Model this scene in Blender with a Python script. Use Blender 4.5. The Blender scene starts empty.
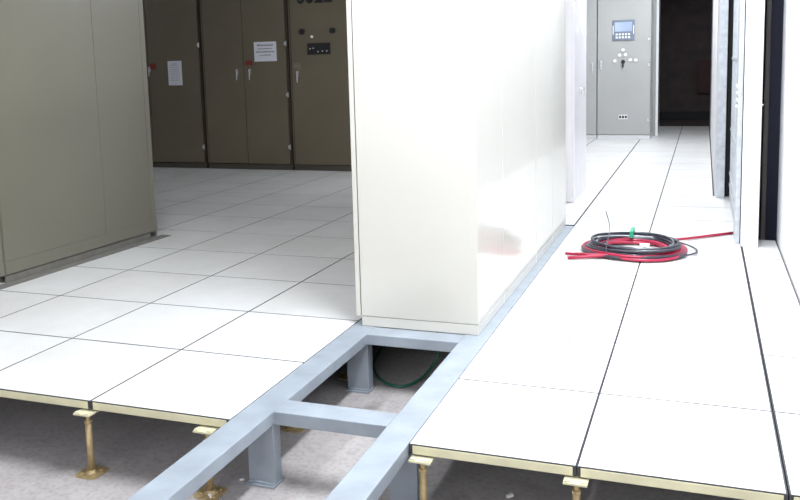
import bpy, bmesh, math, random
from mathutils import Vector, Matrix
random.seed(7)
S = bpy.context.scene
COL = S.collection
PI = math.pi

# ------------------------------------------------------------------ materials
def nt(name):
    m = bpy.data.materials.new(name); m.use_nodes = True
    return m, m.node_tree.nodes, m.node_tree.links, m.node_tree.nodes['Principled BSDF']

def mat(name, color, rough=.5, metal=0., coat=0., coat_rough=.1, var=.0, scale=8., bump=0., bscale=200., spec=.5):
    m, N, L, b = nt(name)
    b.inputs['Roughness'].default_value = rough
    b.inputs['Metallic'].default_value = metal
    b.inputs['Coat Weight'].default_value = coat
    b.inputs['Coat Roughness'].default_value = coat_rough
    b.inputs['Specular IOR Level'].default_value = spec
    tc = N.new('ShaderNodeTexCoord')
    nz = N.new('ShaderNodeTexNoise'); nz.inputs['Scale'].default_value = scale; nz.inputs['Detail'].default_value = 5
    L.new(tc.outputs['Object'], nz.inputs['Vector'])
    rp = N.new('ShaderNodeValToRGB')
    rp.color_ramp.elements[0].position = .3; rp.color_ramp.elements[1].position = .7
    rp.color_ramp.elements[0].color = (*[max(0, c*(1-var)) for c in color], 1)
    rp.color_ramp.elements[1].color = (*[min(1, c*(1+var)) for c in color], 1)
    L.new(nz.outputs['Fac'], rp.inputs['Fac']); L.new(rp.outputs['Color'], b.inputs['Base Color'])
    if bump:
        n2 = N.new('ShaderNodeTexNoise'); n2.inputs['Scale'].default_value = bscale
        L.new(tc.outputs['Object'], n2.inputs['Vector'])
        bp = N.new('ShaderNodeBump'); bp.inputs['Strength'].default_value = bump; bp.inputs['Distance'].default_value = .002
        L.new(n2.outputs['Fac'], bp.inputs['Height']); L.new(bp.outputs['Normal'], b.inputs['Normal'])
    return m

def tile_material():
    # white high-pressure laminate with fine grey flecks and faint scuffs
    m, N, L, b = nt('tile_laminate')
    b.inputs['Roughness'].default_value = .33
    g = N.new('ShaderNodeNewGeometry')
    f = N.new('ShaderNodeTexNoise'); f.inputs['Scale'].default_value = 170; f.inputs['Detail'].default_value = 2
    L.new(g.outputs['Position'], f.inputs['Vector'])
    r = N.new('ShaderNodeValToRGB'); r.color_ramp.elements[0].position = .30; r.color_ramp.elements[1].position = .42
    r.color_ramp.elements[0].color = (.62, .62, .61, 1); r.color_ramp.elements[1].color = (.80, .80, .80, 1)
    L.new(f.outputs['Fac'], r.inputs['Fac'])
    s = N.new('ShaderNodeTexNoise'); s.inputs['Scale'].default_value = 1.6; s.inputs['Detail'].default_value = 7; s.inputs['Roughness'].default_value = .7
    L.new(g.outputs['Position'], s.inputs['Vector'])
    r2 = N.new('ShaderNodeValToRGB'); r2.color_ramp.elements[0].position = .3; r2.color_ramp.elements[1].position = .62
    r2.color_ramp.elements[0].color = (.88, .86, .84, 1); r2.color_ramp.elements[1].color = (1, 1, 1, 1)
    L.new(s.outputs['Fac'], r2.inputs['Fac'])
    oi = N.new('ShaderNodeObjectInfo')
    r3 = N.new('ShaderNodeValToRGB'); r3.color_ramp.elements[0].color = (.95, .94, .93, 1); r3.color_ramp.elements[1].color = (1, 1, 1, 1)
    L.new(oi.outputs['Random'], r3.inputs['Fac'])
    mx = N.new('ShaderNodeMixRGB'); mx.blend_type = 'MULTIPLY'; mx.inputs[0].default_value = 1
    mx2 = N.new('ShaderNodeMixRGB'); mx2.blend_type = 'MULTIPLY'; mx2.inputs[0].default_value = 1
    L.new(r.outputs['Color'], mx.inputs[1]); L.new(r2.outputs['Color'], mx.inputs[2])
    L.new(mx.outputs['Color'], mx2.inputs[1]); L.new(r3.outputs['Color'], mx2.inputs[2])
    L.new(mx2.outputs['Color'], b.inputs['Base Color'])
    return m

def concrete_material():
    m, N, L, b = nt('dusty_concrete')
    b.inputs['Roughness'].default_value = .9
    g = N.new('ShaderNodeNewGeometry')
    a = N.new('ShaderNodeTexNoise'); a.inputs['Scale'].default_value = 2.3; a.inputs['Detail'].default_value = 9; a.inputs['Roughness'].default_value = .65
    L.new(g.outputs['Position'], a.inputs['Vector'])
    r = N.new('ShaderNodeValToRGB'); e = r.color_ramp.elements
    e[0].position = .3; e[0].color = (.33, .305, .30, 1); e[1].position = .7; e[1].color = (.45, .42, .415, 1)
    L.new(a.outputs['Fac'], r.inputs['Fac'])
    c = N.new('ShaderNodeTexNoise'); c.inputs['Scale'].default_value = 60; c.inputs['Detail'].default_value = 6
    L.new(g.outputs['Position'], c.inputs['Vector'])
    r2 = N.new('ShaderNodeValToRGB'); r2.color_ramp.elements[0].position = .28; r2.color_ramp.elements[1].position = .55
    r2.color_ramp.elements[0].color = (.8, .78, .77, 1); r2.color_ramp.elements[1].color = (1, 1, 1, 1)
    L.new(c.outputs['Fac'], r2.inputs['Fac'])
    v = N.new('ShaderNodeTexNoise'); v.inputs['Scale'].default_value = 5; v.inputs['Detail'].default_value = 4
    L.new(g.outputs['Position'], v.inputs['Vector'])
    r3 = N.new('ShaderNodeValToRGB'); r3.color_ramp.elements[0].position = .62; r3.color_ramp.elements[1].position = .75
    r3.color_ramp.elements[0].color = (1, 1, 1, 1); r3.color_ramp.elements[1].color = (.72, .71, .70, 1)
    L.new(v.outputs['Fac'], r3.inputs['Fac'])
    mx = N.new('ShaderNodeMixRGB'); mx.blend_type = 'MULTIPLY'; mx.inputs[0].default_value = 1
    mx2 = N.new('ShaderNodeMixRGB'); mx2.blend_type = 'MULTIPLY'; mx2.inputs[0].default_value = 1
    L.new(r.outputs['Color'], mx.inputs[1]); L.new(r2.outputs['Color'], mx.inputs[2])
    L.new(mx.outputs['Color'], mx2.inputs[1]); L.new(r3.outputs['Color'], mx2.inputs[2])
    L.new(mx2.outputs['Color'], b.inputs['Base Color'])
    bp = N.new('ShaderNodeBump'); bp.inputs['Strength'].default_value = .3; bp.inputs['Distance'].default_value = .003
    L.new(c.outputs['Fac'], bp.inputs['Height']); L.new(bp.outputs['Normal'], b.inputs['Normal'])
    return m

M = {
    'tile': tile_material(), 'concrete': concrete_material(),
    'trim': mat('tile_edge_trim', (.035, .035, .04), .6),
    'pan': mat('cream_steel_pan', (.66, .62, .42), .5, var=.12, scale=6),
    'brass': mat('zinc_yellow_steel', (.44, .33, .17), .5, .3, var=.2, scale=40),
    'beam': mat('grey_blue_paint', (.285, .32, .36), .45, coat=.1, var=.12, scale=7, bump=.25, bscale=60),
    'centre': mat('cream_cabinet_paint', (.57, .552, .50), .25, coat=.6, coat_rough=.07, var=.015, scale=2),
    'left': mat('pebble_grey_paint', (.158, .150, .112), .3, coat=.5, coat_rough=.22, var=.05, scale=1.5, bump=.15, bscale=90),
    'back': mat('shaded_cabinet_paint', (.135, .113, .072), .42, coat=.15, var=.06, scale=2),  # cabinet paint darkened: dim light of the back row put into the colour
    'backseam': mat('dark_brown_seam', (.05, .033, .02), .6),
    'far': mat('light_grey_paint', (.36, .36, .35), .35, coat=.4, coat_rough=.12, var=.03, scale=2),
    'pink': mat('white_cabinet_paint', (.80, .77, .80), .4, coat=.3, var=.02),
    'wall': mat('white_wall_paint', (.84, .84, .87), .75, var=.02, scale=3),
    'wallgrey': mat('grey_wall_paint', (.62, .62, .63), .8, var=.04, scale=3),
    'ceiling': mat('ceiling_paint', (.75, .75, .75), .9),
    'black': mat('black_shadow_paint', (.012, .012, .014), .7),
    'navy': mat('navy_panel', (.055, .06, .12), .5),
    'brown': mat('shaded_room_brown', (.07, .052, .05), .8, var=.25, scale=5),  # deep base colour carries the darkness of the unlit room
    'galv': mat('galvanised_steel', (.55, .58, .62), .4, .35, var=.12, scale=25),
    'post': mat('white_post_paint', (.84, .85, .86), .4, coat=.2, var=.03),
    'grille': mat('dark_grille', (.05, .055, .07), .45, .3),
    'greypipe': mat('warm_grey_duct', (.24, .22, .20), .6),
    'chrome': mat('chrome', (.75, .75, .76), .18, .95),
    'dark': mat('dark_plastic', (.012, .012, .013), .35),
    'paper': mat('paper', (.72, .72, .78), .9),
    'ink': mat('faded_ink', (.22, .22, .27), .9),
    'red': mat('red_tag', (.20, .02, .015), .6),
    'darkred': mat('dark_red_paint', (.04, .003, .005), .6),
    'redcable': mat('red_cable', (.40, .008, .05), .32, coat=.25),
    'blackcable': mat('black_cable', (.03, .034, .05), .3, coat=.3),
    'greencable': mat('green_cable', (.02, .14, .085), .4),
    'greentape': mat('green_tape', (.02, .32, .17), .5),
    'white': mat('white_plastic', (.85, .85, .85), .5),
    'screen': mat('blue_grey_screen', (.30, .38, .52), .15, coat=.6),
    'bluegrey': mat('blue_grey_bezel', (.16, .19, .25), .4),
    'platestrip': mat('dull_steel_angle', (.25, .24, .22), .5, .3, var=.15, scale=20),
    'chan': mat('dull_steel_channel', (.20, .19, .17), .55, .2, var=.1, scale=20),
    'kick': mat('dark_plinth', (.07, .06, .045), .6),
}

# ------------------------------------------------------------------ mesh helpers
def BM(): return bmesh.new()

def box(bm, x0, x1, y0, y1, z0, z1, bev=0., mi=0):
    r = bmesh.ops.create_cube(bm, size=1)
    vs = r['verts']
    for v in vs:
        v.co = Vector(((x0+x1)/2 + v.co.x*(x1-x0), (y0+y1)/2 + v.co.y*(y1-y0), (z0+z1)/2 + v.co.z*(z1-z0)))
    fs = set(f for v in vs for f in v.link_faces)
    for f in fs: f.material_index = mi
    if bev:
        es = list(set(e for v in vs for e in v.link_edges))
        r2 = bmesh.ops.bevel(bm, geom=es, offset=bev, segments=2, affect='EDGES', profile=.6)
        for f in r2['faces']: f.material_index = mi
    return bm

def cyl(bm, c, r, h, axis='z', seg=20, r2=None, mi=0):
    m = Matrix.Translation(Vector(c))
    if axis == 'x': m = m @ Matrix.Rotation(PI/2, 4, 'Y')
    if axis == 'y': m = m @ Matrix.Rotation(PI/2, 4, 'X')
    g = bmesh.ops.create_cone(bm, cap_ends=True, segments=seg, radius1=r, radius2=r if r2 is None else r2, depth=h, matrix=m)
    for f in set(f for v in g['verts'] for f in v.link_faces): f.material_index = mi
    return bm

def prism(bm, pts, z0, z1, mi=0):
    a = [bm.verts.new((x, y, z0)) for x, y in pts]; b = [bm.verts.new((x, y, z1)) for x, y in pts]
    n = len(pts); fs = [bm.faces.new(a[::-1]), bm.faces.new(b)]
    for i in range(n): fs.append(bm.faces.new((a[i], a[(i+1) % n], b[(i+1) % n], b[i])))
    for f in fs: f.material_index = mi
    return bm

def tube(bm, pts, r, seg=8):
    pts = [Vector(p) for p in pts]
    rings = []; up = Vector((0, 0, 1)); n = None
    for i, p in enumerate(pts):
        t = (pts[min(i+1, len(pts)-1)] - pts[max(i-1, 0)]).normalized()
        if n is None:
            n = t.cross(up)
            if n.length < .01: n = t.cross(Vector((1, 0, 0)))
            n.normalize()
        n = (n - t*n.dot(t)).normalized(); b = t.cross(n)
        rings.append([bm.verts.new(p + r*(math.cos(2*PI*k/seg)*n + math.sin(2*PI*k/seg)*b)) for k in range(seg)])
    for a, c in zip(rings, rings[1:]):
        for k in range(seg): bm.faces.new((a[k], a[(k+1) % seg], c[(k+1) % seg], c[k]))
    bm.faces.new(rings[0][::-1]); bm.faces.new(rings[-1])
    return bm

def obj(name, bm, m, parent=None, smooth=False):
    bmesh.ops.recalc_face_normals(bm, faces=bm.faces)
    me = bpy.data.meshes.new(name); bm.to_mesh(me); bm.free()
    for k in (m if isinstance(m, (list, tuple)) else [m]): me.materials.append(M[k] if isinstance(k, str) else k)
    if smooth:
        for p in me.polygons: p.use_smooth = True
    o = bpy.data.objects.new(name, me); COL.objects.link(o)
    if parent: o.parent = parent
    return o

def tag(o, label, cat, group=None, kind=None):
    o['label'] = label; o['category'] = cat
    if group: o['group'] = group
    if kind: o['kind'] = kind
    return o

def thing(name, label, cat, loc=(0, 0, 0), rz=0, group=None):
    o = bpy.data.objects.new(name, None); COL.objects.link(o)
    o.location = loc; o.rotation_euler = (0, 0, rz); o.empty_display_size = .1
    return tag(o, label, cat, group)

def struct(name, bm, m, label=None):
    o = obj(name, bm, m); o['kind'] = 'structure'
    if label: o['label'] = label
    return o

def copy_tree(o, parent=None):
    c = o.copy(); COL.objects.link(c); c.parent = parent
    for ch in list(o.children): copy_tree(ch, c)
    return c

ORD = ['', 'first', 'second', 'third', 'fourth', 'fifth', 'sixth', 'seventh', 'eighth', 'ninth', 'tenth', 'eleventh', 'twelfth',
       'thirteenth', 'fourteenth', 'fifteenth', 'sixteenth', 'seventeenth', 'eighteenth', 'nineteenth', 'twentieth', 'twenty-first', 'twenty-second']
SLAB = -.29
TOPH = 2.25

# ------------------------------------------------------------------ setting
struct('floor', box(BM(), -7.2, 2.3, -5.2, 16.0, SLAB-.1, SLAB), 'concrete', 'bare dusty concrete slab below the raised floor')
struct('ceiling', box(BM(), -7.2, 2.3, -5.2, 16.0, 3.0, 3.1), 'ceiling')
struct('wall_left', box(BM(), -7.2, -7.1, -5.2, 16, SLAB, 3.0), 'wall')
# near wall with a wide daylight opening behind the camera
bm = BM()
box(bm, -7.1, -2.2, -5.2, -5.1, SLAB, 3.0); box(bm, 1.9, 2.3, -5.2, -5.1, SLAB, 3.0)
box(bm, -2.2, 1.9, -5.2, -5.1, SLAB, .5); box(bm, -2.2, 1.9, -5.2, -5.1, 2.8, 3.0)
struct('wall_front', bm, 'wall')
# right wall: plain stretch, recess with the rack, then the corridor wall
struct('wall_right', box(BM(), 1.425, 1.55, -5.1, 3.58, SLAB, 3.0), 'wall', 'plain white wall on the right of the aisle')
struct('wall_corridor', box(BM(), 1.05, 1.135, 5.405, 13.16, SLAB, 3.0), 'wallgrey')
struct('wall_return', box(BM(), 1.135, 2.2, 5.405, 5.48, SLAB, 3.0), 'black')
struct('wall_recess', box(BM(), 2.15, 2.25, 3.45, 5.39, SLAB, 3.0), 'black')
# back wall behind the olive cabinets, end wall of the corridor with an open dark doorway
struct('wall_back', box(BM(), -7.1, -1.0, 7.3, 7.4, SLAB, 3.0), 'wallgrey')
struct('wall_side', box(BM(), -1.15, -1.05, 7.4, 13.16, SLAB, 3.0), 'wallgrey')
bm = BM()
box(bm, -1.0, -.03, 13.16, 13.3, SLAB, 3.0); box(bm, 1.10, 2.2, 13.16, 13.3, SLAB, 3.0); box(bm, -.03, 1.10, 13.16, 13.3, 2.4, 3.0)
struct('wall_end', bm, 'wallgrey')
bm = BM(); box(bm, 1.055, 1.10, 13.12, 13.32, 0, 2.4, .004); box(bm, -.03, .02, 13.12, 13.32, 0, 2.4, .004); box(bm, .02, 1.055, 13.12, 13.32, 2.35, 2.4, .004)
struct('trim_1', bm, 'white')
struct('wall_room', box(BM(), -1.4, 2.3, 15.0, 15.1, SLAB, 3.0), 'brown', 'brown wall coloured dark for the unlit room past the corridor')
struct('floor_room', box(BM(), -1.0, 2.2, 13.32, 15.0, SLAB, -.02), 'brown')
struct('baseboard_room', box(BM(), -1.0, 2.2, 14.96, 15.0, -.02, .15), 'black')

# ------------------------------------------------------------------ raised floor tiles
GX = 1.2315
def tile(x0, x1, y0, y1, label, front=False, tl=.0048, tr=.0048):
    g = .0025
    bm = BM()
    box(bm, x0+.001, x1-.001, y0+.0008, y1-.0008, -.0335, -.0010, mi=1)           # dark edge trim and body
    box(bm, x0+tl, x1-tr, y0+.0052, y1-.0052, -.003, 0, mi=0)    # white laminate
    o = obj('access_tile', bm, ['tile', 'trim'])
    tag(o, label, 'tile', 'white raised access tiles')
    if front:
        p = obj('steel_pan', box(BM(), x0+.012, x1-.012, y0-.001, y0+.03, -.0335, -.0045, .002), 'pan', o)
        p['label'] = 'cream painted folded steel edge of the tile'
    # faint individual unevenness
    return o

lc = [-.6255, -GX] + [-GX-.6*k for k in range(1, 9)]
for r in range(0, 12):
    y0, y1 = r*.6, r*.6+.6
    if r == 0: y0 = 0.0
    for c in range(9):
        if r < 4 and c > 4: continue
        x1, x0 = lc[c], lc[c+1]
        if r == 11: continue
        tile(x0, x1, y0, y1, 'white access tile, %s row from the pit, %s column left of the grey frame' % (ORD[r+1], ORD[c+1]), r == 0, .0048, .0005 if c == 0 else .0048)
tx = [.053, .6, 1.1965]
for r in range(0, 22):
    y0, y1 = r*.6, r*.6+.6
    tile(tx[0], tx[1], y0, y1, 'white access tile, %s row from the pit, right aisle column beside the frame' % ORD[r+1], r == 0, .0025)
    tile(tx[1], tx[2] if r < 9 else 1.045, y0, y1, 'white access tile, %s row from the pit, middle column of right aisle' % ORD[r+1], r == 0, .0048, .0065)
    if r < 5:
        tile(1.1985, 1.42, y0, y1, 'narrow white access tile against the right wall, %s row from the pit' % ORD[r+1], r == 0, .0065)
    elif r == 5:
        tile(1.1985, 1.42, y0, 3.575, 'narrow white access tile beside the foot of the white post', False, .0065)
for r in range(6, 22):
    y0, y1 = r*.6, r*.6+.6
    if r == 6: y0 = 3.83
    tile(-.62, .048, y0, y1, 'white access tile behind the cream cabinets, %s row from the pit' % ORD[r+1])

for r in range(14, 18):
    tile(-1.03, -.6225, r*.6, r*.6+.6, 'white access tile left of the far aisle, %s row from the pit' % ORD[r+1])
# ------------------------------------------------------------------ pedestals
def make_pedestal():
    t = thing('pedestal', 'x', 'pedestal', (0, 0, SLAB), 0, 'yellow zinc floor pedestals')
    bm = BM()
    prism(bm, [(-.05, -.035), (-.035, -.05), (.035, -.05), (.05, -.035), (.05, .035), (.035, .05), (-.035, .05), (-.05, .035)], 0, .004)
    for a in range(4):
        cyl(bm, (.036*math.cos(PI/4+a*PI/2), .036*math.sin(PI/4+a*PI/2), .006), .006, .006, seg=6)
    cyl(bm, (0, 0, .009), .024, .012, r2=.014)
    obj('base_plate', bm, 'brass', t)
    obj('tube', cyl(BM(), (0, 0, .105), .0125, .2), 'brass', t, True)
    bm = BM(); cyl(bm, (0, 0, .225), .008, .05, seg=12); cyl(bm, (0, 0, .208), .015, .010, seg=6)
    obj('threaded_rod', bm, 'brass', t)
    bm = BM(); box(bm, -.037, .037, -.037, .037, .2435, .2505, .001)
    for sx in (-1, 1):
        for sy in (-1, 1): box(bm, sx*.025-.008, sx*.025+.008, sy*.025-.008, sy*.025+.008, .2505, .2545)
    hd = obj('head_plate', bm, 'pan', t)
    return t
spots = [
    (-1.245, -.002, 'yellow steel pedestal at the tile joint on the left of the pit'),
    (-.715, -.005, 'yellow steel pedestal almost hidden behind the left grey beam'),
    (-1.845, .0, 'yellow steel pedestal at the front edge beyond the left border'),
    (.10, .0, 'cream topped pedestal beside the right steel frame leg'),
    (.60, .0, 'cream topped pedestal below the middle joint of right aisle edge'),
    (1.197, .0, 'cream topped pedestal below the rightmost joint of aisle edge'),
    (-.672, .589, 'pedestal whose dull yellow foot shows behind the nearer cross beam'),
    (-1.2315, .6, 'pedestal in the dark one row in, below the left floor'),
    (-1.8315, .6, 'pedestal in the dark one row in, farther left below the floor'),
    (.115, .6, 'pedestal in the dark one row in, below the right aisle near frame'),
    (.6, .6, 'pedestal in the dark one row in, below the right aisle middle'),
    (1.197, .6, 'pedestal in the dark one row in, below the right aisle near wall'),
    (-.68, 1.2, 'pedestal in the dark two rows in, behind the left frame leg'),
    (.115, 1.2, 'pedestal in the dark two rows in, right of the frame'),
    (.115, 1.8, 'pedestal in the dark three rows in, right of the frame'),
]
ped = make_pedestal()
for i, (x, y, l) in enumerate(spots):
    o = ped if i == 0 else copy_tree(ped)
    o.location = (x, y, SLAB); o['label'] = l

# ------------------------------------------------------------------ welded steel frame
fr = thing('steel_frame', 'grey painted welded steel support frame across the open pit, under the cream cabinets', 'steel frame', (-.285, 0, SLAB))
def loc(bm):
    bmesh.ops.translate(bm, verts=bm.verts, vec=(.285, 0, -SLAB)); return bm
BT, BB = -.002, -.052
obj('beam', loc(box(BM(), -.624, -.508, -1.6, 3.8, BB, BT, .004)), 'beam', fr)
obj('beam', loc(box(BM(), -.066, .050, -1.6, 3.8, BB, BT, .004)), 'beam', fr)
for y0, y1 in ((.112, .226), (1.022, 1.136), (1.9, 2.0), (2.8, 2.9), (3.68, 3.79)):
    obj('cross_beam', loc(box(BM(), -.508, -.066, y0, y1, BB, BT-.0006, .003)), 'beam', fr)
# thin bevel-like weld beads where the cross beams meet the long beams
for x in (-.508, -.066):
    for y in (.112, .226, 1.022, 1.136):
        obj('weld_bead', loc(tube(BM(), [(x, y, BB+.004), (x+.0005, y, -.028), (x, y, BT-.002)], .003, 6)), 'beam', fr)
def leg(x0, x1, y0):
    bm = BM()
    box(bm, x0, x1, y0, y0+.008, SLAB+.008, BB, .001)
    box(bm, x0, x0+.008, y0+.0075, y0+.055, SLAB+.008, BB); box(bm, x1-.008, x1, y0+.0075, y0+.055, SLAB+.008, BB)
    l = obj('leg', loc(bm), 'beam', fr)
    obj('foot_plate', loc(box(BM(), x0-.004, x1+.006, y0-.02, y0+.062, SLAB, SLAB+.008, .001)), 'beam', l)
    bm = BM(); tube(bm, [(x0+.002, y0-.002, SLAB+.011), ((x0+x1)/2, y0-.003, SLAB+.012), (x1-.002, y0-.002, SLAB+.011)], .005, 6)
    obj('weld_bead', loc(bm), 'beam', l)
for y in (.105, 1.035, 2.8, 3.7):
    leg(-.618, -.511, y)
for y in (.105, 1.035, 2.8, 3.7):
    leg(-.06, .042, y)
for y in (-1.5,):
    leg(-.615, -.515, y); leg(-.06, .042, y)

# small debris on the slab
def crumb(x, y, s, label, m='white'):
    bm = BM(); box(bm, -s, s, -s*.45, s*.45, 0, s*.7)
    for v in bm.verts: v.co += Vector((random.uniform(-s, s)*.3, random.uniform(-s, s)*.3, random.uniform(0, s)*.2))
    o = obj('debris_chip', bm, m); o.location = (x, y, SLAB); o.rotation_euler = (0, 0, random.uniform(0, 3))
    return tag(o, label, 'debris')
crumb(-.655, .115, .008, 'small white chip on the concrete beside the nearest grey leg')
crumb(.327, .283, .012, 'small pale chip on dark concrete below the right aisle')
crumb(-.70, -.03, .010, 'pale chip on the foot of the pedestal behind left beam')
# mortar blob around the yellow pedestal foot
def blob(x, y, r, label):
    bm = BM(); n = 22
    top = [bm.verts.new((.62*r*math.cos(2*PI*k/n), .62*r*math.sin(2*PI*k/n), .0035)) for k in range(n)]
    bot = []
    for k in range(n):
        q = r*random.uniform(.85, 1.15); bot.append(bm.verts.new((q*math.cos(2*PI*k/n), q*math.sin(2*PI*k/n), 0)))
    bm.faces.new(top)
    for k in range(n): bm.faces.new((bot[k], bot[(k+1) % n], top[(k+1) % n], top[k]))
    return bm

# ------------------------------------------------------------------ cabinets
def lever(parent, x, y, z, s=1., nm='handle'):
    # swing handle on a front (-Y) face at (x, y, z)
    bm = BM(); box(bm, x-.012*s, x+.012*s, y-.006, y, z-.03*s, z+.045*s, .002)
    cyl(bm, (x, y-.014, z+.03*s), .013*s, .02, 'y', 16)
    box(bm, x-.007*s, x+.007*s, y-.03, y-.018, z-.085*s, z+.035*s, .003)
    h = obj(nm, bm, ['chrome'], parent)
    return h

def hinge(parent, x, y, z):
    bm = BM(); cyl(bm, (x, y-.012, z), .009, .06, 'z', 12); box(bm, x-.03, x+.0, y-.004, y, z-.016, z+.016, .001)
    return obj('hinge', bm, 'chrome', parent)

# --- olive grey switchgear row at the back
def back_cabinet(x0, x1, y, doors, label, hinges=()):
    t = thing('switchgear_cabinet', label, 'cabinet', ((x0+x1)/2, y, 0), 0, 'olive grey switchgear along the back')
    cx = (x0+x1)/2; L0, L1 = x0-cx, x1-cx
    obj('body', box(BM(), L0, L1, .018, .62, .066, TOPH, .003), 'backseam', t)
    obj('plinth', box(BM(), L0, L1, .012, .62, 0, .064, .002), 'kick', t)
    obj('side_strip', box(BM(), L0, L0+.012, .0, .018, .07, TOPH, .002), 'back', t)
    ds = []
    for a, b in doors:
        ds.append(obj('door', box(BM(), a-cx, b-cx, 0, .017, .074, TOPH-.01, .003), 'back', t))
    for hx, hz, k in hinges: hinge(ds[k], hx-cx, .0, hz)
    return t, ds, cx
YB = 6.5
tA, dA, cA = back_cabinet(-6.35, -4.86, YB, [(-6.33, -5.63), (-5.622, -4.885)],
    'shaded olive double cabinet with a narrow notice, beside the big left cabinet', [(-4.868, 1.52, 1), (-4.868, .27, 1)])
lever(dA[1], -5.60-cA, 0, 1.23, .9); lever(dA[0], -5.66-cA, 0, 1.20, .9)
obj('warning_tag', box(BM(), -5.60-cA, -5.51-cA, -.003, 0, 1.235, 1.31), 'red', dA[1])['label'] = 'small red warning tag'
tB, dB, cB = back_cabinet(-4.83, -3.67, YB, [(-4.808, -4.268), (-4.260, -3.70)],
    'olive cabinet with two doors and a square white notice, middle of the back row', [(-3.682, 1.50, 1), (-3.682, .28, 1), (-3.682, .90, 1)])
lever(dB[0], -4.352-cB, 0, 1.17); lever(dB[1], -4.178-cB, 0, 1.17)
obj('warning_tag', box(BM(), -4.235-cB, -4.145-cB, -.003, 0, 1.26, 1.315), 'red', dB[1])['label'] = 'small red warning tag'
tC, dC, cC = back_cabinet(-3.645, -2.80, YB, [(-3.622, -2.82)],
    'olive cabinet with black digital meter and two knobs, beside the cream cabinets')
lever(dC[0], -3.545-cC, 0, 1.13)
tD, dD, cD = back_cabinet(-2.78, -1.4, YB, [(-2.76, -2.1), (-2.09, -1.42)],
    'olive cabinet at the right end of the back row, hidden by the cream cabinets')

def notice(cx_, x0, x1, z0, z1, y, label, lines, parent=None, side=None):
    # paper notice with printed lines; lies against a door's front
    t = thing('paper_notice', label, 'notice', ((x0+x1)/2, y, z0))
    w, h = (x1-x0), (z1-z0)
    obj('sheet', box(BM(), -w/2, w/2, -.002, -.0005, 0, h), 'paper', t)
    bm = BM()
    for (f, zz, hh) in lines:
        n = max(3, int(f*w/.017)); xs = -f*w/2
        for k in range(n):
            a = xs + k*f*w/n
            box(bm, a, a+f*w/n*.72, -.0028, -.0021, zz*h, zz*h+hh*h*random.uniform(.7, 1))
    obj('printed_lines', bm, 'ink', t)
    return t
notice(0, -5.335, -5.135, 1.035, 1.335, YB, 'narrow white paper notice on the dark left cabinet door', [(.4, .86, .04)]+[(.66, .8-.075*k, .02) for k in range(9)])
notice(0, -4.113, -3.815, 1.30, 1.53, YB, 'square white paper notice with four printed lines on the middle cabinet door', [(.72, .78, .10), (.66, .62, .06), (.84, .45, .08), (.52, .29, .06)])

# meter, knobs, lamp, label and digits on the right back cabinet (parts of its door)
d = dC[0]
def c_(x): return x-cC
bm = BM(); box(bm, c_(-3.405), c_(-3.115), -.012, 0, 1.362, 1.494, .003)
mt = obj('digital_meter', bm, 'dark', d); mt['label'] = 'black digital meter panel'
for k, (x, z) in enumerate([(-3.37, 1.43), (-3.33, 1.435), (-3.27, 1.395), (-3.215, 1.40), (-3.16, 1.40)]): obj('meter_button', cyl(BM(), (c_(x), -.0135, z), .008, .003, 'y', 10), 'wallgrey', mt)
for x in (-3.468, -3.08):
    bm = BM(); cyl(bm, (c_(x), -.012, 1.628), .034, .024, 'y', 24); box(bm, c_(x)-.007, c_(x)+.007, -.04, -.024, 1.60, 1.656, .002)
    obj('rotary_knob', bm, 'dark', d)
obj('indicator_lamp', cyl(BM(), (c_(-3.346), -.006, 1.568), .016, .012, 'y', 16), 'white', d)['label'] = 'small pale indicator lamp'
obj('door_label', box(BM(), c_(-3.60), c_(-3.51), -.003, 0, 1.215, 1.27), 'left', d)
def text(body, parent, x, y, z, size, m, bold=.0, rot=(PI/2, 0, 0), name='lettering', ext=.001):
    cu = bpy.data.curves.new('t', 'FONT'); cu.body = body; cu.size = size; cu.extrude = ext; cu.offset = bold
    cu.align_x = 'LEFT'; cu.resolution_u = 4; cu.space_character = 1.15
    o = bpy.data.objects.new('t', cu); COL.objects.link(o)
    dg = bpy.context.evaluated_depsgraph_get(); me = bpy.data.meshes.new_from_object(o.evaluated_get(dg))
    bpy.data.objects.remove(o); me.materials.clear(); me.materials.append(M[m])
    q = bpy.data.objects.new(name, me); COL.objects.link(q); q.parent = parent; q.location = (x, y, z); q.rotation_euler = rot
    return q
text('0022', d, c_(-3.525), -.002, 1.958, .20, 'dark', .009)

# --- big grey cabinet on the left, front towards +X  (local front is -Y, rotated +90 deg)
def left_cabinet(y0, y1, label, seams, base=True):
    # local x runs along world +Y... rotation +90: local (x,y) -> world (-y, x)
    t = thing('grey_cabinet', label, 'cabinet', (-2.955+(y0+y1-2.68)/2*.0425, (y0+y1)/2, 0), PI/2-.0425, 'big grey cabinets on the left')
    c = (y0+y1)/2; a, b = y0-c, y1-c
    obj('body', box(BM(), a, b, .003, .60, .0455, TOPH, .003), 'left', t)
    zt = .128
    ps = [a+.004] + [s-c for s in seams] + [b-.0015]
    for p, q in zip(ps, ps[1:]):
        obj('panel', box(BM(), p+.0012, q-.0012, 0, .01, zt+.002, TOPH-.01, .0015), 'left', t)
    obj('bottom_rail', box(BM(), a+.004, b-.0015, -.0005, .01, .047, zt-.002, .0015), 'left', t)
    if base:
        bm = BM()
        box(bm, a+.0, b-.075, .004, .012, 0, .044); box(bm, a, b-.005, .004, .07, .038, .0445); box(bm, a, b-.005, .004, .07, 0, .004)
        box(bm, a, b-.045, .05, .07, .004, .038)
        box(bm, b-.012, b-.005, .004, .07, .004, .038)
        obj('base_channel', bm, 'chan', t)
        for yy in (a+.0, ):
            obj('base_channel', box(BM(), a, b-.01, .52, .59, 0, .045), 'chan', t)
    else:
        obj('base_channel', box(BM(), a, b, .07, .59, 0, .045), 'black', t)
    return t
left_cabinet(1.343, 2.752, 'large pebble grey metal cabinet with a blank face, filling the left side', [2.215, 2.700])
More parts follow.
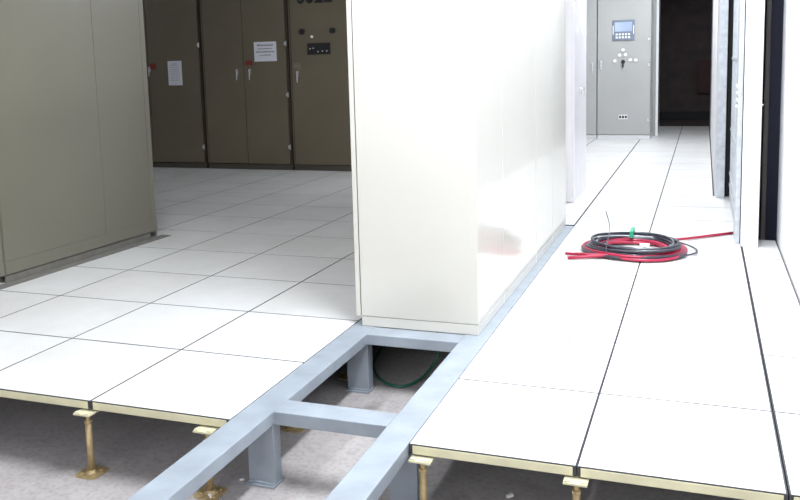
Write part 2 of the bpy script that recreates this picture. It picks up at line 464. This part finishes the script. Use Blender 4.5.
left_cabinet(.10, 1.338, 'grey metal cabinet cut off at the left edge of the photo', [], False)
o = obj('angle_strip', None or box(BM(), -.79, .79, -.075, .01, .0005, .004, .0008), 'platestrip')
o.location = (-2.912, 2.005, 0); o.rotation_euler = (0, 0, PI/2-.0425)
tag(o, 'flat dull steel strip lying on the tiles along the big grey cabinet', 'metal strip')

# --- cream cabinet row on the frame, backs towards the aisle (front -X) ; built axis aligned
XC0, XC1 = -.578, -.002
rows = [(1.136, 1.66, 'nearest cream cabinet standing on the grey frame in the middle'),
        (1.666, 2.55, 'cream cabinet second from the pit in the middle row'),
        (2.556, 3.13, 'cream cabinet third from the pit in the middle row'),
        (3.136, 3.73, 'farthest cream cabinet of the middle row, coil side')]
for i, (y0, y1, lab) in enumerate(rows):
    t = thing('cream_cabinet', lab, 'cabinet', ((XC0+XC1)/2, (y0+y1)/2, 0), 0, 'cream cabinets in the middle row')
    cx, cy = (XC0+XC1)/2, (y0+y1)/2
    def B(x0_, x1_, y0_, y1_, z0_, z1_, bev=0.): return box(BM(), x0_-cx, x1_-cx, y0_-cy, y1_-cy, z0_, z1_, bev)
    obj('body', B(XC0+.003, XC1-.003, y0+.004, y1, .048, TOPH, .003), 'centre', t)
    obj('plinth', B(XC0, XC1, y0+.001, y1, -.0015, .046, .0025), 'centre', t)
    if i == 0: obj('end_panel', B(XC0, XC1, y0, y0+.012, .049, TOPH, .0008), 'centre', t)
    obj('side_panel', B(XC1-.008, XC1, y0+(.0122 if i == 0 else .001), y1-.001, .049, TOPH-.004, .0012), 'centre', t)
    dd = obj('door', B(XC0-.030, XC0-.006, y0+.004, y1-.003, .045, TOPH-.004, .003), 'centre', t)
    obj('handle', B(XC0-.055, XC0-.030, y1-.09, y1-.065, .95, 1.1, .004), 'chrome', dd)

# --- white cabinet further along the aisle, doors towards +X
t = thing('white_cabinet', 'white metal double door cabinet behind the cream row, facing the aisle', 'cabinet', (-.095, 5.21, 0), PI/2)
obj('body', box(BM(), -.39, .39, .02, .62, .004, TOPH, .004), 'pink', t)
for s, (a, b) in enumerate(((-.388, -.003), (.003, .388))):
    dd = obj('door', box(BM(), a, b, 0, .019, .05, TOPH-.01, .003), 'pink', t)
    sx = (-.075, .075)[s]
    for z in (.96, 1.49): lever(dd, sx, 0, z, .5)
obj('plinth', box(BM(), -.385, .385, .004, .02, .0005, .048), 'pink', t)

# --- light grey control cabinets at the end of the aisle
def far_cabinet(x0, x1, y, label):
    t = thing('control_cabinet', label, 'cabinet', ((x0+x1)/2, y, 0), 0, 'light grey control cabinets at the aisle end')
    cx = (x0+x1)/2
    obj('body', box(BM(), x0-cx, x1-cx, .02, .60, .07, TOPH, .004), 'far', t)
    obj('plinth', box(BM(), x0-cx+.002, x1-cx-.002, .01, .60, .0005, .068, .002), 'wallgrey', t)
    dd = obj('door', box(BM(), x0-cx+.004, x1-cx-.004, 0, .019, .075, TOPH-.01, .005), 'far', t)
    return t, dd, cx
YF = 10.65
tE, dE, cE = far_cabinet(-1.0, -.592, YF, 'light grey cabinet partly hidden behind the white cabinet')
lever(dE, -.655-cE, 0, 1.12, 1.1)
tF, dF, cF = far_cabinet(-.584, .195, YF, 'light grey control cabinet with display and selector switch by the dark doorway')
lever(dF, -.525-cF, 0, 1.15, 1.1)
for z in (.30, .95, 1.12, 1.5): hinge(dF, .186-cF, .0, z) if z != .95 else None
x0, x1, z0, z1 = -.363-cF, -.042-cF, 1.488, 1.787
bz = obj('display_bezel', box(BM(), x0, x1, -.02, 0, z0, z1, .006), 'bluegrey', dF); bz['label'] = 'blue grey bezel of the control display'
obj('display_screen', box(BM(), x0+.035, x1-.035, -.023, -.019, z0+.13, z1-.03, .001), 'screen', bz)
bm = BM()
for k in range(5):
    for j in range(2): box(bm, x0+.05+k*.045, x0+.078+k*.045, -.024, -.019, z0+.03+j*.045, z0+.058+j*.045, .001)
obj('keypad', bm, 'white', bz)
bm = BM()
for sx in (x0+.006, x1-.018): box(bm, sx, sx+.012, -.03, -.02, z0+.09, z0+.22, .003)
obj('bezel_grip', bm, 'white', bz)
for x, z in ((-.207, 1.345), (-.255, 1.27), (-.17, 1.275), (-.325, 1.185), (-.10, 1.195), (-.02, 1.19)):
    bm = BM(); cyl(bm, (x-cF, -.008, z), .024, .016, 'y', 20); cyl(bm, (x-cF, -.018, z), .014, .012, 'y', 16)
    obj('push_button', bm, 'white', dF)
bm = BM(); cyl(bm, (-.206-cF, -.006, 1.17), .03, .012, 'y', 20); box(bm, -.218-cF, -.194-cF, -.035, -.01, 1.09, 1.20, .003)
obj('selector_switch', bm, 'dark', dF)
bm = BM(); box(bm, -.265-cF, -.135-cF, -.004, 0, .31, .375, .001)
em = obj('maker_plate', bm, 'white', dF); em['label'] = 'small white maker plate with dark marks'
bm = BM()
for k in range(3): box(bm, -.258-cF+k*.042, -.226-cF+k*.042, -.006, -.004, .322, .363)
obj('plate_marks', bm, 'dark', em)

# ------------------------------------------------------------------ right hand rack and post
t = thing('equipment_rack', 'open grey steel rack with a broad white front post, right side of the aisle', 'rack', (1.2, 3.32, 0))
def P(x0_, x1_, y0_, y1_, z0_, z1_, bev=0.): return box(BM(), x0_-1.2, x1_-1.2, y0_-3.32, y1_-3.32, z0_, z1_, bev)
obj('front_post', P(1.190, 1.296, 3.322, 3.375, .0005, 2.4, .003), 'post', t)
ch = obj('slotted_channel', P(1.156, 1.187, 3.40, 3.66, .0005, 2.4, .003), 'galv', t)
for z in (1.72, .9, .945, .99, 1.035): 
    for y in (3.47, 3.60): obj('bolt', cyl(BM(), (1.156-1.2-.004, y-3.32, z), .010, .008, 'x', 12), 'chrome', ch)
bm = BM(); cyl(bm, (1.30-1.2, .03, .92), .008, .01, 'x', 10)
obj('bolt', bm, 'chrome', t)
obj('side_panel', P(1.178, 1.186, 3.68, 5.28, .0005, 2.4), 'grille', t)
bm = BM()
for k in range(10): box(bm, 1.168-1.2, 1.178-1.2, 3.74+k*.155-3.32, 3.765+k*.155-3.32, .02, 2.38, .001)
for z in (.12, .22, .6, 1.2, 1.8): box(bm, 1.166-1.2, 1.176-1.2, .36, 1.95, z, z+.02)
obj('grille_bars', bm, 'galv', t)
obj('rear_post', P(1.06, 1.132, 5.30, 5.38, .0005, 2.4, .003), 'galv', t)
obj('top_rail', P(1.10, 1.30, 3.36, 5.38, 2.40, 2.46, .003), 'galv', t)

t = thing('cable_duct', 'dull grey vertical duct in the dark gap between post and white wall', 'duct', (1.37, 3.9, SLAB))
obj('duct_body', box(BM(), -.068, -.035, .0, .12, 0, 2.7, .004), 'greypipe', t)
obj('duct_cover', box(BM(), -.02, .012, .1, .18, 0, 2.7, .006), 'greypipe', t)
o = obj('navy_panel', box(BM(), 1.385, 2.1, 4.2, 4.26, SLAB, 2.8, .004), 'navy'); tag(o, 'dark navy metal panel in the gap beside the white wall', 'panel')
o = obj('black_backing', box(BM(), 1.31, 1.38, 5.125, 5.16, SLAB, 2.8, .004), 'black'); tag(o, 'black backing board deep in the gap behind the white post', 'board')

# red box on the wall of the dark room
t = thing('fire_box', 'dark red fire equipment box on the dark wall through the doorway', 'fire box', (.99, 15.0, .50))
yR = 0
obj('case', box(BM(), -.165, .22, -.10, .0, 0, .62, .006), 'darkred', t)
obj('door', box(BM(), -.155, .21, -.112, -.102, .01, .61, .004), 'darkred', t)

t = thing('grey_locker', 'light grey metal locker behind the control cabinet, edge showing beside the dark doorway', 'locker', (-.16, 11.32, 0))
obj('body', box(BM(), -.40, .425, 0, .6, .0005, TOPH, .006), 'far', t)
obj('corner_trim', box(BM(), .395, .432, -.012, .0, .0005, TOPH, .003), 'white', t)

# ------------------------------------------------------------------ cables
CX, CY = .548, 3.035
ct = thing('cable_coil', 'thick coil of red and black power cables lying on the white aisle tiles', 'cable coil', (CX, CY, 0))
def smooth(pts, n=3):
    pts = [Vector(p) for p in pts]
    for _ in range(n): pts = [pts[0]] + [(pts[i-1]+2*pts[i]+pts[i+1])/4 for i in range(1, len(pts)-1)] + [pts[-1]]
    return pts
def wound(name, m, r, seed, turns, u0, u1, z0, z1, ph0, head=(), tail=(), extra=0., label=None):
    # local coordinates around the coil centre
    rnd = random.Random(seed); n = 60; tot = int((turns+extra)*n)
    offs = [(rnd.uniform(u0, u1), rnd.uniform(z0, z1), rnd.uniform(-.022, .022), rnd.uniform(-.018, .018)) for _ in range(int(turns)+4)]
    pts = [Vector(p) for p in head]
    for i in range(tot):
        k = i//n; f = (i % n)/n; f = f*f*(3-2*f)
        o = [offs[k][j]*(1-f)+offs[k+1][j]*f for j in range(4)]
        th = ph0 + 2*PI*i/n
        w = .008*math.sin(3*th+seed) + o[0]
        z = r + o[1]*max(.25, 1-abs(o[0])/.075) + .004*math.sin(2*th+seed+k)
        pts.append(Vector((o[2]+(.258+w)*math.cos(th), o[3]+(.245+w)*math.sin(th), z)))
    pts += [Vector(p) for p in tail]
    pts = [Vector((p.x, p.y, max(p.z, r+.0008))) for p in smooth(pts)]
    o = obj(name, tube(BM(), pts, r, 8), m, ct, True)
    if label: o['label'] = label
    return o
def W(x, y, z): return (x-CX, y-CY, z)
wound('red_cable', 'redcable', .0095, 3, 6, -.05, .055, .0, .035, -2.1, [W(.135, 2.82, .012), W(.20, 2.80, .012), W(.27, 2.79, .014), W(.34, 2.775, .018)], label='bright crimson cable')
wound('red_cable', 'redcable', .0095, 11, 5, -.06, .03, .015, .045, 1.1, [W(1.175, 3.73, .011), W(1.08, 3.66, .011), W(.97, 3.56, .011), W(.86, 3.42, .012), W(.75, 3.30, .02)], label='crimson cable with a tail running right under the rack')
wound('red_cable', 'redcable', .0095, 5, 5, .01, .06, .0, .06, -2.0, [W(.165, 2.705, .011), W(.24, 2.735, .011), W(.32, 2.75, .013)], label='crimson cable lying at the foot of the coil')
wound('red_cable', 'redcable', .0095, 41, 3, -.07, -.035, .03, .06, 1.0, extra=.4, label='crimson cable along the inside of the coil')
wound('red_cable', 'redcable', .0095, 14, 3, .0, .05, .0, .03, -1.9, [W(.20, 2.78, .022), W(.28, 2.765, .022), W(.36, 2.755, .022)], label='crimson cable at the front of the coil')
wound('black_cable', 'blackcable', .0095, 23, 5, -.04, .04, .045, .08, 2.6, label='glossy black cable on top of the coil')
wound('black_cable', 'blackcable', .0095, 29, 4, .02, .07, .02, .07, 3.6, extra=.3, label='glossy black cable along the outside of the coil')
wound('grey_wire', 'galv', .005, 31, 2, -.03, .04, .06, .075, .5, extra=.4, label='thin pale grey wire')
pts = []
for k in range(45):
    a_ = -1.95 + k/44*3.5
    q = max(0, math.cos(a_-.1))
    pts.append(((.27+.10*q)*math.cos(a_)+.01, (.27+.05*q)*math.sin(a_)+.03*q, .05-.038*q))
obj('loose_loop', tube(BM(), smooth(pts), .006, 8), 'blackcable', ct, True)['label'] = 'loose thin black loop bulging out to the right'
obj('tie_wire', tube(BM(), smooth([W(.40, 2.76, .02), W(.39, 2.77, .085), W(.385, 2.9, .092), W(.385, 3.05, .088), W(.375, 3.2, .10), W(.36, 3.28, .13), W(.345, 3.32, .165), W(.33, 3.34, .20)], 1), .003, 6), 'blackcable', ct, True)
bm = BM(); box(bm, W(.500, 0, 0)[0], W(.525, 0, 0)[0], .15, .30, .052, .10, .006)
obj('tie', bm, 'greentape', ct)['label'] = 'green tape tie'
bm = BM(); box(bm, W(.59, 0, 0)[0], W(.65, 0, 0)[0], -.225, -.20, .078, .098, .004)
obj('paper_tag', bm, 'white', ct)
# green cable hanging in the pit
pts = []
ctrl = [(-.262, 1.33, -.056), (-.262, 1.34, -.12), (-.268, 1.36, -.19), (-.29, 1.33, -.24), (-.315, 1.24, -.272), (-.355, 1.15, -.28), (-.41, 1.125, -.282), (-.483, 1.16, -.282), (-.56, 1.25, -.282), (-.63, 1.40, -.282), (-.66, 1.62, -.282), (-.60, 1.9, -.282)]
for i in range(len(ctrl)-1):
    p0, p1, p2, p3 = [Vector(ctrl[max(0, min(len(ctrl)-1, i+k))]) for k in (-1, 0, 1, 2)]
    for s in range(6):
        u = s/6; pts.append(.5*((2*p1)+(p2-p0)*u+(2*p0-5*p1+4*p2-p3)*u*u+(3*p1-p0-3*p2+p3)*u**3))
o = obj('green_cable', tube(BM(), pts, .0065, 8), 'greencable', smooth=True)
tag(o, 'thin dark green cable looping down in the pit below the cream cabinet', 'cable')
# specks on narrow tiles at right wall
# ------------------------------------------------------------------ lights
def area(name, loc_, rot, sx, sy, power, col=(1, 1, 1)):
    l = bpy.data.lights.new(name, 'AREA'); l.shape = 'RECTANGLE'; l.size = sx; l.size_y = sy; l.energy = power; l.color = col
    o = bpy.data.objects.new(name, l); COL.objects.link(o); o.location = loc_; o.rotation_euler = rot
    return o
def fitting(x, y, power, label, col=(.90, .95, 1)):
    t = thing('ceiling_light', label, 'ceiling light', (x, y, 3.0), 0, 'fluorescent ceiling lights')
    obj('housing', box(BM(), -.15, .15, -.62, .62, -.06, 0, .006), 'white', t)
    area('ceiling_lamp', (x, y, 2.925), (0, 0, 0), .26, 1.16, power, col)
for i, (x, y, p) in enumerate([(.55, .2, 120), (.75, 3.0, 62), (.55, 6.2, 80), (.45, 9.2, 65)]):
    fitting(x, y, p, 'white fluorescent ceiling light over the aisle, %s from the pit' % ORD[i+1])
for i, (x, y, p) in enumerate([(-1.6, .4, 42), (-1.9, 4.2, 4)]):
    fitting(x, y, p, 'white fluorescent ceiling light over the left room, %s from the pit' % ORD[i+1])
# daylight through the big opening behind the camera
area('daylight_opening', (-.15, -5.0, 2.1), (PI/2, 0, 0), 4.0, 1.3, 140, (.93, .96, 1))

w = bpy.data.worlds.new('world'); S.world = w; w.use_nodes = True
w.node_tree.nodes['Background'].inputs[0].default_value = (.85, .9, 1, 1)
w.node_tree.nodes['Background'].inputs[1].default_value = .3

# ------------------------------------------------------------------ camera
cam = bpy.data.cameras.new('camera'); co = bpy.data.objects.new('camera', cam); COL.objects.link(co)
yaw, tilt, roll = -.343751860, .126906506, .0256970588
f = Vector((math.sin(yaw)*math.cos(tilt), math.cos(yaw)*math.cos(tilt), -math.sin(tilt)))
ri = Vector((math.cos(yaw), -math.sin(yaw), 0)); dn = f.cross(ri)
R_ = math.cos(roll)*ri + math.sin(roll)*dn; D_ = -math.sin(roll)*ri + math.cos(roll)*dn
mw = Matrix((R_, -D_, -f)).transposed().to_4x4(); mw.translation = Vector((.949102442, -2.49281784, 1.24778290))
co.matrix_world = mw
cam.sensor_fit = 'HORIZONTAL'; cam.sensor_width = 36; cam.lens = 844.87533/800*36
cam.shift_x = -(402.850988-400)/800; cam.shift_y = -(250-170.059714)/800
cam.clip_start = .05; cam.clip_end = 60
S.camera = co
S.view_settings.view_transform = 'Standard'; S.view_settings.look = 'None'
S.view_settings.gamma = 1; S.view_settings.use_curve_mapping = False
S.view_settings.exposure = 0.0
